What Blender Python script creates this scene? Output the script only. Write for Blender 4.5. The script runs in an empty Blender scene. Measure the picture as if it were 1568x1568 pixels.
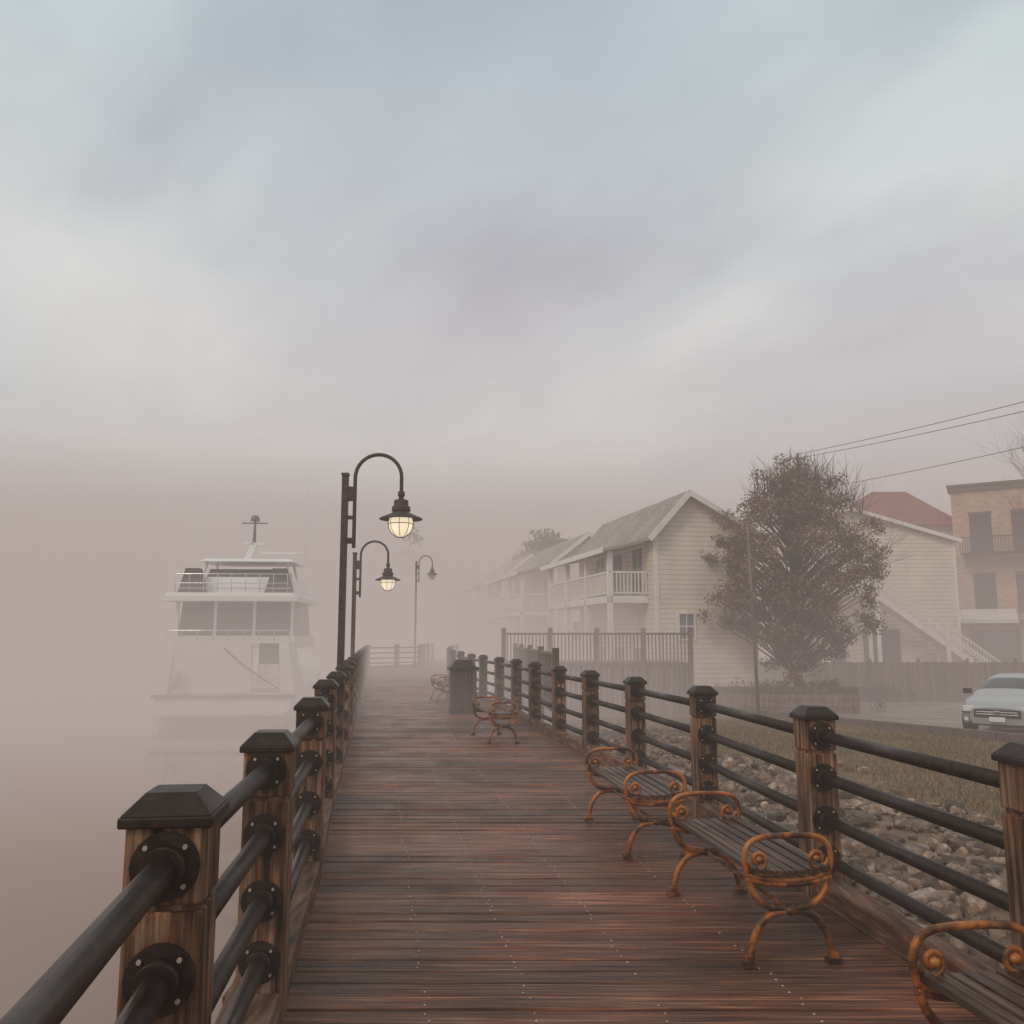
import bpy, math, random
import numpy as np
from mathutils import Vector, Matrix
random.seed(7); np.random.seed(7)
S=bpy.context.scene
R=math.radians
S.view_settings.view_transform='Standard'; S.view_settings.look='None'; S.view_settings.exposure=0

# ---------------------------------------------------------------- helpers
class MB:
    def __init__(s): s.v=[];s.f=[];s.m=[];s.s=[]
    def add(s,vs,fs,m=0,sm=False):
        o=len(s.v); s.v.extend([tuple(p) for p in vs])
        for f in fs:
            s.f.append([i+o for i in f]); s.m.append(m); s.s.append(sm)
    def box(s,c,d,m=0,rz=0,top=1.0,rx=0,ry=0):
        hx,hy,hz=d[0]/2,d[1]/2,d[2]/2
        M=Matrix.Translation(c)@Matrix.Rotation(rz,4,'Z')@Matrix.Rotation(ry,4,'Y')@Matrix.Rotation(rx,4,'X')
        vs=[]
        for z,t in ((-hz,1),(hz,top)):
            for x,y in ((-hx,-hy),(hx,-hy),(hx,hy),(-hx,hy)):
                vs.append(M@Vector((x*t,y*t,z)))
        s.add(vs,[(3,2,1,0),(4,5,6,7),(0,1,5,4),(1,2,6,5),(2,3,7,6),(3,0,4,7)],m)
    def bx(s,x0,x1,y0,y1,z0,z1,m=0):
        s.box(((x0+x1)/2,(y0+y1)/2,(z0+z1)/2),(x1-x0,y1-y0,z1-z0),m)
    def beam(s,p0,p1,w,h,m=0):
        p0=Vector(p0);p1=Vector(p1);d=(p1-p0);L=d.length
        q=d.to_track_quat('Y','Z').to_matrix().to_4x4()
        M=Matrix.Translation((p0+p1)/2)@q
        vs=[M@Vector((x*w/2,y*L/2,z*h/2)) for z in(-1,1) for x,y in((-1,-1),(1,-1),(1,1),(-1,1))]
        s.add(vs,[(3,2,1,0),(4,5,6,7),(0,1,5,4),(1,2,6,5),(2,3,7,6),(3,0,4,7)],m)
    def tube(s,pts,r,n=8,m=0,sm=True):
        pts=[Vector(p) for p in pts]; k=len(pts)
        rs=r if isinstance(r,(list,tuple)) else [r]*k
        vs=[]; up=None
        for i,p in enumerate(pts):
            t=(pts[min(i+1,k-1)]-pts[max(i-1,0)]).normalized()
            if up is None:
                a=Vector((0,0,1)) if abs(t.z)<.9 else Vector((1,0,0))
                u=t.cross(a).normalized()
            else:
                u=(up-t*up.dot(t)); 
                u=u.normalized() if u.length>1e-6 else t.orthogonal().normalized()
            up=u; w=t.cross(u)
            for j in range(n):
                a=2*math.pi*j/n
                vs.append(p+(u*math.cos(a)+w*math.sin(a))*rs[i])
        fs=[]
        for i in range(k-1):
            for j in range(n):
                a=i*n+j;b=i*n+(j+1)%n
                fs.append((a,b,b+n,a+n))
        s.add(vs,fs,m,sm)
        o=len(s.v)-len(vs)
        s.f.append([o+j for j in range(n)][::-1]);s.m.append(m);s.s.append(False)
        s.f.append([o+(k-1)*n+j for j in range(n)]);s.m.append(m);s.s.append(False)
    def lathe(s,prof,c,n=16,m=0):
        vs=[];fs=[]
        for r,z in prof:
            for j in range(n):
                a=2*math.pi*j/n; vs.append((c[0]+r*math.cos(a),c[1]+r*math.sin(a),c[2]+z))
        for i in range(len(prof)-1):
            for j in range(n):
                a=i*n+j;b=i*n+(j+1)%n; fs.append((a,b,b+n,a+n))
        s.add(vs,fs,m,True)
    def obj(s,name,mats,parent=None,bevel=0,seg=2):
        me=bpy.data.meshes.new(name); me.from_pydata(s.v,[],s.f)
        for mt in mats: me.materials.append(mt)
        me.polygons.foreach_set('material_index',s.m); me.polygons.foreach_set('use_smooth',s.s)
        me.update()
        o=bpy.data.objects.new(name,me); S.collection.objects.link(o)
        if parent: o.parent=parent
        if bevel:
            b=o.modifiers.new('bevel','BEVEL'); b.width=bevel; b.segments=seg; b.limit_method='ANGLE'; b.angle_limit=R(50)
        return o
def empty(name,loc=(0,0,0),rz=0,sc=1):
    e=bpy.data.objects.new(name,None); e.location=loc; e.rotation_euler=(0,0,rz); e.scale=(sc,)*3
    S.collection.objects.link(e); return e
def bulk(name,V,F,mats,parent=None,smooth=False,mi=None):
    me=bpy.data.meshes.new(name); k=F.shape[1]
    me.vertices.add(len(V)); me.vertices.foreach_set('co',V.astype(np.float32).ravel())
    me.loops.add(F.size); me.loops.foreach_set('vertex_index',F.astype(np.int32).ravel())
    me.polygons.add(len(F)); me.polygons.foreach_set('loop_start',np.arange(0,F.size,k,dtype=np.int32))
    me.polygons.foreach_set('loop_total',np.full(len(F),k,dtype=np.int32))
    if mi is not None: me.polygons.foreach_set('material_index',mi.astype(np.int32))
    me.polygons.foreach_set('use_smooth',np.full(len(F),smooth,dtype=bool))
    for m in mats: me.materials.append(m)
    me.update(calc_edges=True); me.validate()
    o=bpy.data.objects.new(name,me); S.collection.objects.link(o)
    if parent: o.parent=parent
    return o

# ---------------------------------------------------------------- materials
def nn(nt,t,**k):
    n=nt.nodes.new(t)
    for a,b in k.items():
        if a in n.inputs: n.inputs[a].default_value=b
        else: setattr(n,a,b)
    return n
def ramp(nt,stops):
    n=nt.nodes.new('ShaderNodeValToRGB'); e=n.color_ramp.elements
    while len(e)<len(stops): e.new(.5)
    for i,(p,c) in enumerate(stops): e[i].position=p; e[i].color=(*c,1) if len(c)==3 else c
    return n
def mat(name,cols,scale=(4,4,4),nscale=1.0,detail=6,rough=(.6,.8),bump=.2,metal=0,rand=0.0,dist=.02,spec=.5,island=True,stops=None,emit=None,patch=None,pscale=.8,tint=None):
    m=bpy.data.materials.new(name); m.use_nodes=True; nt=m.node_tree; L=nt.links
    b=nt.nodes['Principled BSDF']
    tc=nn(nt,'ShaderNodeTexCoord'); mp=nn(nt,'ShaderNodeMapping',Scale=scale)
    L.new(tc.outputs['Object'],mp.inputs[0])
    src=mp.outputs[0]
    if island:
        g=nn(nt,'ShaderNodeNewGeometry'); ad=nn(nt,'ShaderNodeVectorMath',operation='MULTIPLY_ADD')
        ad.inputs[1].default_value=(37,51,23); L.new(g.outputs['Random Per Island'],ad.inputs[0]); L.new(src,ad.inputs[2]); src=ad.outputs[0]
    no=nn(nt,'ShaderNodeTexNoise',Scale=nscale,Detail=detail,Roughness=.62); L.new(src,no.inputs['Vector'])
    k=len(cols)
    ps=stops or [ .28+.44*i/(max(k-1,1)) for i in range(k)]
    rp=ramp(nt,list(zip(ps,cols))); L.new(no.outputs['Fac'],rp.inputs[0])
    col=rp.outputs[0]
    if rand and island:
        mr=nn(nt,'ShaderNodeMapRange'); mr.inputs[3].default_value=1-rand; mr.inputs[4].default_value=1+rand
        L.new(g.outputs['Random Per Island'],mr.inputs[0])
        mu=nn(nt,'ShaderNodeVectorMath',operation='SCALE'); L.new(col,mu.inputs[0]); L.new(mr.outputs[0],mu.inputs['Scale']); col=mu.outputs[0]
    if patch:
        n3=nn(nt,'ShaderNodeTexNoise',Scale=pscale,Detail=5); L.new(tc.outputs['Object'],n3.inputs['Vector'])
        r3=nn(nt,'ShaderNodeMapRange'); r3.inputs[1].default_value=.35; r3.inputs[2].default_value=.62; r3.inputs[3].default_value=patch[0]; r3.inputs[4].default_value=patch[1]
        L.new(n3.outputs['Fac'],r3.inputs[0])
        m3=nn(nt,'ShaderNodeVectorMath',operation='SCALE'); L.new(col,m3.inputs[0]); L.new(r3.outputs[0],m3.inputs['Scale']); col=m3.outputs[0]
    L.new(col,b.inputs['Base Color'])
    n2=nn(nt,'ShaderNodeTexNoise',Scale=1.7,Detail=4); L.new(tc.outputs['Object'],n2.inputs['Vector'])
    r2=nn(nt,'ShaderNodeMapRange'); r2.inputs[1].default_value=.35; r2.inputs[2].default_value=.65; r2.inputs[3].default_value=rough[0]; r2.inputs[4].default_value=rough[1]
    L.new(n2.outputs['Fac'],r2.inputs[0]); L.new(r2.outputs[0],b.inputs['Roughness'])
    b.inputs['Metallic'].default_value=metal; b.inputs['Specular IOR Level'].default_value=spec
    if tint: b.inputs['Specular Tint'].default_value=(*tint,1)
    if bump:
        bp=nn(nt,'ShaderNodeBump',Strength=bump,Distance=dist); L.new(no.outputs['Fac'],bp.inputs['Height']); L.new(bp.outputs[0],b.inputs['Normal'])
    if emit:
        b.inputs['Emission Color'].default_value=(*emit[0],1); b.inputs['Emission Strength'].default_value=emit[1]
    return m
WT=(1,.82,.68)
M_post=mat('post_wood',[(.018,.008,.004),(.1,.043,.02),(.22,.108,.055),(.4,.25,.16)],(22,22,1.3),1.6,10,(.5,.8),1.0,rand=.35,stops=[.35,.44,.54,.68],spec=.35,patch=(.55,1.2),pscale=3,tint=WT)
M_curb=mat('weathered_beam',[(.03,.012,.007),(.14,.062,.031),(.3,.175,.11)],(13,1.3,13),1.6,9,(.45,.8),.8,rand=.3,stops=[.32,.5,.7],spec=.35,tint=WT)
M_deck=mat('deck_boards',[(.02,.006,.003),(.125,.041,.017),(.23,.082,.037),(.5,.23,.125)],(1.5,52,52),1.3,10,(.2,.55),1.0,rand=.35,dist=.012,spec=.4,stops=[.35,.45,.55,.69],patch=(.42,1.12),pscale=.55,tint=WT)
M_black=mat('black_metal',[(.011,.006,.004),(.021,.013,.01),(.045,.029,.022)],(6,6,6),3,6,(.3,.55),.08,metal=.0,spec=.33,tint=WT)
M_nail=mat('galvanised_nail',[(.42,.32,.26),(.6,.48,.4)],rough=(.3,.4),bump=0,metal=.2)
M_rust=mat('bench_iron',[(.035,.017,.01),(.13,.05,.018),(.44,.14,.026),(.5,.24,.1)],(3,3,3),2.4,8,(.28,.5),.4,metal=.15,stops=[.36,.46,.56,.74],tint=WT)
M_slat=mat('bench_slats',[(.014,.007,.004),(.065,.029,.016),(.19,.105,.068)],(26,1.6,26),1.3,8,(.2,.5),.7,rand=.35,spec=.45,tint=WT)
M_lamp=mat('lamp_metal',[(.028,.018,.013),(.05,.032,.025),(.085,.058,.047)],(6,6,6),2,6,(.45,.6),.1,spec=.35,tint=WT)
M_bulb=mat('lamp_globe',[(.9,.85,.75),(.95,.9,.8)],bump=0,rough=(.2,.3),emit=((1,.84,.58),.8),island=False)
M_bulb0=mat('lamp_glass_unlit',[(.5,.45,.42),(.6,.55,.5)],bump=0,rough=(.2,.3),island=False)
M_rock=mat('riprap_stone',[(.045,.025,.016),(.16,.098,.066),(.42,.31,.24)],(5,5,5),1.5,8,(.45,.85),.5,rand=.65,spec=.4,tint=WT)
M_white=mat('white_paint',[(.68,.64,.59),(.78,.74,.69),(.82,.78,.73)],(3,3,3),1,6,(.5,.7),.05)
M_asph=mat('asphalt',[(.13,.1,.085),(.24,.185,.155),(.38,.3,.26)],(.6,.6,.6),1.4,9,(.25,.7),.15,island=False,tint=WT)
M_conc=mat('concrete',[(.08,.055,.042),(.17,.12,.095)],(3,3,3),1.5,8,(.7,.9),.2)
M_fence=mat('fence_wood',[(.07,.042,.031),(.15,.1,.075),(.25,.175,.135)],(9,9,.8),1.5,7,(.7,.9),.3,rand=.35)
M_roof=mat('roof_shingle',[(.22,.18,.155),(.32,.265,.235),(.4,.34,.305)],(1.5,1.5,6),2,8,(.8,.95),.3,patch=(.85,1.1))
M_redroof=mat('red_roof',[(.2,.055,.035),(.3,.085,.055)],(2,2,5),2,8,(.7,.9),.3)
M_glass=mat('window_glass',[(.03,.025,.023),(.08,.068,.06)],(.7,.7,.7),1,3,(.08,.15),0,spec=.6)
M_dark=mat('dark_interior',[(.035,.022,.018),(.08,.055,.045)],(1,1,1),1,4,(.6,.8),0)
M_bark=mat('bark',[(.045,.03,.02),(.11,.075,.055)],(5,5,1),2,6,(.8,.95),.5)
M_leaf=mat('autumn_olive_leaves',[(.08,.05,.018),(.17,.1,.038),(.31,.16,.065)],(.5,.5,.5),1.5,4,(.55,.7),0,rand=.55)
M_leaf2=mat('hazy_foliage',[(.07,.058,.032),(.13,.1,.055)],(.3,.3,.3),1,4,(.6,.8),0,rand=.4)
M_grass=mat('grass_blades',[(.085,.075,.018),(.18,.12,.03),(.36,.16,.045)],(.45,.45,.45),1.6,5,(.6,.8),0,rand=.4)
M_gel=mat('boat_gelcoat',[(.78,.76,.74),(.84,.82,.8)],(1,1,1),1,4,(.25,.4),0)
M_navy=mat('boat_stripe',[(.12,.1,.1),(.18,.15,.14)],bump=0,rough=(.4,.5))
M_bglass=mat('boat_window',[(.012,.01,.009),(.025,.02,.018)],bump=0,rough=(.15,.25),spec=.15)
M_canvas=mat('canvas_cover',[(.03,.025,.022),(.06,.05,.045)],(3,3,3),2,6,(.8,.9),.3)
M_car=mat('car_paint',[(.42,.41,.4),(.46,.45,.44)],(1,1,1),1,2,(.2,.28),0,metal=.4,spec=.6,island=False)
M_tyre=mat('tyre',[(.012,.012,.012),(.03,.03,.03)],rough=(.7,.9))
M_chrome=mat('chrome',[(.6,.6,.6),(.7,.7,.7)],rough=(.12,.2),bump=0,metal=1)
M_light=mat('headlight',[(.7,.7,.7),(.8,.8,.8)],rough=(.05,.1),bump=0)

def siding(name,c,pitch=.2):
    m=mat(name,[tuple(x*.86 for x in c),c],(.6,.6,.6),1.5,6,(.6,.8),0,island=False,patch=(.86,1.05),pscale=.5)
    nt=m.node_tree; L=nt.links; b=nt.nodes['Principled BSDF']
    tc=nn(nt,'ShaderNodeTexCoord'); sp=nn(nt,'ShaderNodeSeparateXYZ'); L.new(tc.outputs['Object'],sp.inputs[0])
    d=nn(nt,'ShaderNodeMath',operation='DIVIDE'); d.inputs[1].default_value=pitch; L.new(sp.outputs[2],d.inputs[0])
    f=nn(nt,'ShaderNodeMath',operation='FRACT'); L.new(d.outputs[0],f.inputs[0])
    rp=ramp(nt,[(0,(.5,.47,.45)),(.14,(1,1,1)),(1,(.93,.93,.93))]); L.new(f.outputs[0],rp.inputs[0])  # dark line at each board lap: occlusion shade painted into the colour
    mx=nn(nt,'ShaderNodeMix',data_type='RGBA',blend_type='MULTIPLY'); mx.inputs[0].default_value=1
    src=b.inputs['Base Color'].links[0].from_socket
    L.new(src,mx.inputs[6]); L.new(rp.outputs[0],mx.inputs[7]); L.new(mx.outputs[2],b.inputs['Base Color'])
    iv=nn(nt,'ShaderNodeMath',operation='SUBTRACT'); iv.inputs[0].default_value=1; L.new(f.outputs[0],iv.inputs[1])
    bp=nn(nt,'ShaderNodeBump',Strength=.8,Distance=.04); L.new(iv.outputs[0],bp.inputs['Height']); L.new(bp.outputs[0],b.inputs['Normal'])
    return m
M_side=siding('cream_siding',(.82,.7,.57)); M_side2=siding('pale_siding',(.76,.68,.59)); M_side3=siding('yellow_siding',(.82,.71,.56),.24)
def brick():
    m=bpy.data.materials.new('tan_brick'); m.use_nodes=True; nt=m.node_tree; L=nt.links; b=nt.nodes['Principled BSDF']
    tc=nn(nt,'ShaderNodeTexCoord'); mp=nn(nt,'ShaderNodeMapping',Rotation=(R(90),0,0)); L.new(tc.outputs['Object'],mp.inputs[0])
    br=nn(nt,'ShaderNodeTexBrick',Scale=1.0); br.inputs['Brick Width'].default_value=.34; br.inputs['Row Height'].default_value=.12; br.inputs['Mortar Size'].default_value=.012
    br.inputs['Color1'].default_value=(.5,.3,.18,1); br.inputs['Color2'].default_value=(.66,.43,.28,1); br.inputs['Mortar'].default_value=(.5,.38,.28,1)
    L.new(mp.outputs[0],br.inputs['Vector'])
    no=nn(nt,'ShaderNodeTexNoise',Scale=.6,Detail=6); L.new(tc.outputs['Object'],no.inputs['Vector'])
    rp=ramp(nt,[(.3,(.7,.65,.6)),(.7,(1.1,1.1,1.1))]); L.new(no.outputs['Fac'],rp.inputs[0])
    mx=nn(nt,'ShaderNodeMix',data_type='RGBA',blend_type='MULTIPLY'); mx.inputs[0].default_value=1
    L.new(br.outputs['Color'],mx.inputs[6]); L.new(rp.outputs[0],mx.inputs[7]); L.new(mx.outputs[2],b.inputs['Base Color'])
    b.inputs['Roughness'].default_value=.85; return m
M_brick=brick()

# ---------------------------------------------------------------- world
w=bpy.data.worlds.new("World"); S.world=w; w.use_nodes=True; nt=w.node_tree; L=nt.links
for n in list(nt.nodes): nt.nodes.remove(n)
out=nn(nt,'ShaderNodeOutputWorld'); bg=nn(nt,'ShaderNodeBackground',Strength=.1)
SUN_EL,SUN_AZ=42,-140
sky=nn(nt,'ShaderNodeTexSky',sky_type='NISHITA',sun_disc=False,sun_elevation=R(SUN_EL),sun_rotation=R(SUN_AZ),air_density=1.5,dust_density=4)
tc=nn(nt,'ShaderNodeTexCoord'); sp=nn(nt,'ShaderNodeSeparateXYZ'); L.new(tc.outputs['Generated'],sp.inputs[0])
az=nn(nt,'ShaderNodeMath',operation='ADD'); az.inputs[1].default_value=.34; L.new(sp.outputs[2],az.inputs[0])
mz=nn(nt,'ShaderNodeMath',operation='MAXIMUM'); mz.inputs[1].default_value=.1; L.new(az.outputs[0],mz.inputs[0])
cb=nn(nt,'ShaderNodeCombineXYZ'); 
for i in (0,1):
    dv=nn(nt,'ShaderNodeMath',operation='DIVIDE'); L.new(sp.outputs[i],dv.inputs[0]); L.new(mz.outputs[0],dv.inputs[1]); L.new(dv.outputs[0],cb.inputs[i])
mr_=nn(nt,'ShaderNodeMapping',Rotation=(0,0,R(52))); L.new(cb.outputs[0],mr_.inputs[0])
mp=nn(nt,'ShaderNodeMapping',Scale=(.85,1.3,1),Location=(2.3,5.42,0)); L.new(mr_.outputs[0],mp.inputs[0])
n1=nn(nt,'ShaderNodeTexNoise',Scale=1.0,Detail=4,Roughness=.5,Distortion=.25); L.new(mp.outputs[0],n1.inputs['Vector'])
n2=nn(nt,'ShaderNodeTexNoise',Scale=3.0,Detail=6,Roughness=.5,Distortion=.25); L.new(mp.outputs[0],n2.inputs['Vector'])
c1=ramp(nt,[(.3,(5.9,5.8,6.25)),(.42,(6.4,6.55,6.85)),(.52,(7.75,7.8,7.75)),(.62,(7.4,7.75,7.8)),(.72,(6.1,7.3,7.7))]); L.new(n1.outputs['Fac'],c1.inputs[0])
c2=ramp(nt,[(.3,(.88,.87,.885)),(.5,(.98,.98,.98)),(.7,(1.04,1.035,1.03))]); L.new(n2.outputs['Fac'],c2.inputs[0])
mu=nn(nt,'ShaderNodeMix',data_type='RGBA',blend_type='MULTIPLY'); mu.inputs[0].default_value=1; L.new(c1.outputs[0],mu.inputs[6]); L.new(c2.outputs[0],mu.inputs[7])
ze=ramp(nt,[(.32,(1,.99,.98)),(.62,(.76,.9,.94))]); L.new(sp.outputs[2],ze.inputs[0])
mq=nn(nt,'ShaderNodeMix',data_type='RGBA',blend_type='MULTIPLY'); mq.inputs[0].default_value=1; L.new(mu.outputs[2],mq.inputs[6]); L.new(ze.outputs[0],mq.inputs[7])
ms=nn(nt,'ShaderNodeMix',data_type='RGBA'); ms.inputs[0].default_value=.95; L.new(sky.outputs[0],ms.inputs[6]); L.new(mq.outputs[2],ms.inputs[7])
hz=ramp(nt,[(0,(1,1,1)),(.13,(.95,.95,.95)),(.25,(.45,.45,.45)),(.38,(0,0,0))]); hz.color_ramp.interpolation='EASE'; L.new(sp.outputs[2],hz.inputs[0])
hc=ramp(nt,[(.02,(4.6,3.85,3.55)),(.12,(4.75,4.1,3.9)),(.19,(5.4,4.95,4.8)),(.28,(6.5,6.25,6.15))]); L.new(sp.outputs[2],hc.inputs[0])
mh=nn(nt,'ShaderNodeMix',data_type='RGBA'); L.new(hc.outputs[0],mh.inputs[7]); L.new(hz.outputs[0],mh.inputs[0]); L.new(ms.outputs[2],mh.inputs[6])
L.new(mh.outputs[2],bg.inputs[0]); L.new(bg.outputs[0],out.inputs[0])
sd=bpy.data.lights.new('sun','SUN'); sd.energy=.9; sd.angle=R(15); sd.color=(1,.82,.64)
so=bpy.data.objects.new('sun',sd); S.collection.objects.link(so)
d=Vector((math.sin(R(SUN_AZ))*math.cos(R(SUN_EL)),math.cos(R(SUN_AZ))*math.cos(R(SUN_EL)),math.sin(R(SUN_EL))))
so.rotation_euler=(-d).to_track_quat('-Z','Y').to_euler()

# ---------------------------------------------------------------- fog banks (wedge shaped: thickness tapers to nothing at their tops)
def fogmat(name,dens,col):
    m=bpy.data.materials.new(name); m.use_nodes=True; nt=m.node_tree; nt.nodes.clear()
    o=nn(nt,'ShaderNodeOutputMaterial'); a=nn(nt,'ShaderNodeVolumeAbsorption',Density=dens); a.inputs[0].default_value=(0,0,0,1)
    e=nn(nt,'ShaderNodeEmission',Strength=dens); e.inputs[0].default_value=(*col,1)  # fog glows by itself, standing in for light scattered inside it
    ad=nn(nt,'ShaderNodeAddShader'); nt.links.new(a.outputs[0],ad.inputs[0]); nt.links.new(e.outputs[0],ad.inputs[1]); nt.links.new(ad.outputs[0],o.inputs['Volume'])
    return m
def hull(name,pts,m):
    import bmesh
    bm=bmesh.new()
    for p in pts: bm.verts.new(p)
    r=bmesh.ops.convex_hull(bm,input=bm.verts)
    bmesh.ops.delete(bm,geom=[v for v in bm.verts if not v.link_faces],context='VERTS')
    bmesh.ops.recalc_face_normals(bm,faces=bm.faces)
    me=bpy.data.meshes.new(name); bm.to_mesh(me); bm.free(); me.materials.append(m)
    o=bpy.data.objects.new(name,me); S.collection.objects.link(o); return o
FC=(.46,.382,.352)
hull('fog',[(x,y,z) for x in(-500,500) for y in(-60,700) for z in(-6,11)],fogmat('fog_thin',.008,FC))
hull('fog_bank',[(-9,11,-5),(-1,12,-5),(4.5,26,-5),(110,230,-5),(-420,260,-5),(-420,30,-5),
  (-9,12,.5),(-1,13,.5),(4.5,30,2.4),(-300,110,20),(12,100,12)],fogmat('fog_mid',.03,FC))
hull('fog_bank.001',[(-20,20,-5),(6,20,-5),(80,24,-5),(200,230,-5),(-200,230,-5),(-20,24,1),(8,24,1),(80,28,1),(-60,85,17),(110,85,13)],fogmat('fog_far',.009,FC))
hull('river_fog',[(-1.6,1,-5),(-8,50,-5),(-420,270,-5),(-300,-40,-5),(-6,-20,-5),
  (-3.0,2,-.6),(-9.5,45,1.0),(-300,90,20),(-60,75,9),(-9,-20,0)],fogmat('fog_river',.013,(.46,.366,.322)))

# ---------------------------------------------------------------- boardwalk lines
def XL(y):
    return float(np.interp(y,[-4,42,44.5,60],[-.43+.152*4,-.43-.152*42,-4.6,-4.9]))
def XR(y):
    return float(np.interp(y,[-4,1,3.5,5.35,7.6,9.6,11.4,12.9,15,17,19,21.5,24.5,28,34,44,60],
        [2.4,2.17,1.98,1.79,1.61,1.33,1.02,.74,.38,.08,-.27,-.78,-1.3,-1.85,-2.4,-3.0,-3.2]))
def gz(y): return -.27-.0318*min(max(y,0),45)
def bank(y): return float(np.interp(y,[-50,0,42,60,100,400,3000],[1.0,.2,-5,-4,-12,-60,-400]))
xs=np.unique(np.concatenate([np.array([-3000,-800,-200,-60]),np.arange(-30,45,.6),np.array([60,120,400,1000,3000])]))
ys=np.unique(np.concatenate([np.array([-300,-60,-20]),np.arange(-8,70,.8),np.array([80,100,140,200,400,1000,3000])]))
V=[]
for y in ys:
    for x in xs:
        t=min(max((x-bank(y))/1.6,0),1); t=t*t*(3-2*t)
        z=-4.5*(1-t)+gz(y)*t
        if t>=1 and abs(x)<60 and y<80: z+=.04*math.sin(x*1.7+y*.6)*math.sin(y*1.1+x*.3)
        V.append((x,y,z))
V=np.array(V); nx=len(xs); F=[]
for j in range(len(ys)-1):
    for i in range(nx-1):
        a=j*nx+i; F.append((a,a+1,a+nx+1,a+nx))
M_ground=mat('ground_soil_grass',[(.085,.06,.025),(.14,.09,.042),(.22,.12,.06),(.1,.06,.04)],(.35,.35,.35),1.5,10,(.75,.95),.5,island=False,dist=.05,stops=[.32,.45,.56,.7])
bulk('ground',V,np.array(F),[M_ground],smooth=True)
M_water=mat('river_water',[(.215,.11,.068),(.245,.128,.08)],(.3,.3,.3),1,3,(.03,.07),.05,island=False,dist=.04)
wb=MB(); wb.add([(-3000,-300,-2.2),(60,-300,-2.2),(60,3000,-2.2),(-3000,3000,-2.2)],[(0,1,2,3)]); wb.obj('water',[M_water])

# ---------------------------------------------------------------- deck
dk=empty('boardwalk'); db=MB(); nb=MB(); y=-2.5
while y<60:
    wd=.126; a=XL(y)-.16; b=XR(y)+.14
    z=-.02+random.uniform(-.004,.004)
    a+=random.uniform(-.015,.015); b+=random.uniform(-.015,.015)
    db.box(((a+b)/2,y,z),(b-a,wd,.04),0,rx=random.uniform(-.03,.03),rz=random.uniform(-.0012,.0012))
    if -1<y<22:
        for off in (.66,1.09,1.6,2.2):
            x=XL(y)+off
            if x<b-.1:
                for dy in (-.034,.034):
                    if random.random()<.7:
                        xx=x+random.uniform(-.012,.012); yy=y+dy+random.uniform(-.006,.006); rr=random.uniform(.0035,.0058)
                        nb.add([(xx-rr,yy-rr,z+.0215),(xx+rr,yy-rr,z+.0215),(xx+rr,yy+rr,z+.0215),(xx-rr,yy+rr,z+.0215),(xx,yy,z+.0265)],[(0,1,4),(1,2,4),(2,3,4),(3,0,4)])
    y+=.138
db.obj('deck_planks',[M_deck],dk,bevel=.006,seg=1); nb.obj('deck_nails',[M_nail],dk)
jb=MB()
ysj=list(np.arange(-2.5,58,2.0))
for f in (.04,.25,.5,.75,.96):
    for a,b in zip(ysj[:-1],ysj[1:]):
        pa=XL(a)+(XR(a)-XL(a))*f; pb=XL(b)+(XR(b)-XL(b))*f
        jb.beam((pa,a,-.15),(pb,b,-.15),.09,.2)
for yy in np.arange(-2,58,4.2):
    for f in (.05,.5):
        jb.tube([(XL(yy)+(XR(yy)-XL(yy))*f,yy,-5),(XL(yy)+(XR(yy)-XL(yy))*f,yy,-.26)],.14,10)
jb.obj('joists_and_piles',[M_curb],dk)

# ---------------------------------------------------------------- railings
PZ0=(.97,.72,.47,.24)
def railing(pts,curb_side=1,dz=0.0):
    e=empty('railing'); P=MB();C=MB();T=MB();K=MB()
    PZ=[z+dz*(z/.97) for z in PZ0]
    n=len(pts)
    for i,(x,y) in enumerate(pts):
        a=pts[max(i-1,0)]; b=pts[min(i+1,n-1)]
        rz=-math.atan2(b[0]-a[0],b[1]-a[1])+random.uniform(-.03,.03)
        h=random.uniform(-.014,.014)+dz; tx=random.uniform(-.01,.01)
        P.box((x,y,.27+h),(.178,.178,1.18),0,rz,rx=tx)
        P.box((x,y,.868+h),(.16,.16,.02),0,rz)
        P.box((x,y,.965+h),(.182,.182,.178),0,rz)
        C.box((x,y,1.062+h),(.212,.212,.026),0,rz)
        C.box((x,y,1.099+h),(.208,.208,.048),0,rz,top=.56)
        for c,d_ in ((a,1),(b,1)):
            if c==(x,y): continue
            u=Vector((c[0]-x,c[1]-y,0)).normalized(); s=u.cross(Vector((0,0,1)))
            for z in PZ:
                q=Vector((x,y,z))
                T.tube([q+u*.084,q+u*.103],.078,18)
                T.tube([q+u*.1,q+u*.145],.05,14)
                if y<9:
                    for k in range(4):
                        an=math.pi/4+k*math.pi/2
                        o_=q+(s*math.cos(an)+Vector((0,0,1))*math.sin(an))*.062
                        K.tube([o_+u*.101,o_+u*.110],.006,6)
    for z in PZ:
        for a,b in zip(pts[:-1],pts[1:]):
            T.tube([(a[0],a[1],z),(b[0],b[1],z)],.033,16)
    B=MB()
    for a,b in zip(pts[:-1],pts[1:]):
        d_=Vector((b[0]-a[0],b[1]-a[1],0)).normalized(); s=Vector((-d_.y,d_.x,0))*(-curb_side)
        A_=Vector((a[0],a[1],.065))+d_*.1+s*.02; B_=Vector((b[0],b[1],.065))-d_*.1+s*.02
        B.beam(A_,B_,.13,.13)
        A2=Vector((a[0],a[1],-.14))-s*.14; B2=Vector((b[0],b[1],-.14))-s*.14
        B.beam(A2,B2,.07,.28)
    P.obj('posts',[M_post],e,bevel=.008); C.obj('caps',[M_black],e,bevel=.005); T.obj('pipes',[M_black],e)
    K.obj('bolts',[M_nail],e); B.obj('edge_beams',[M_curb],e,bevel=.01)
    return e
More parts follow.
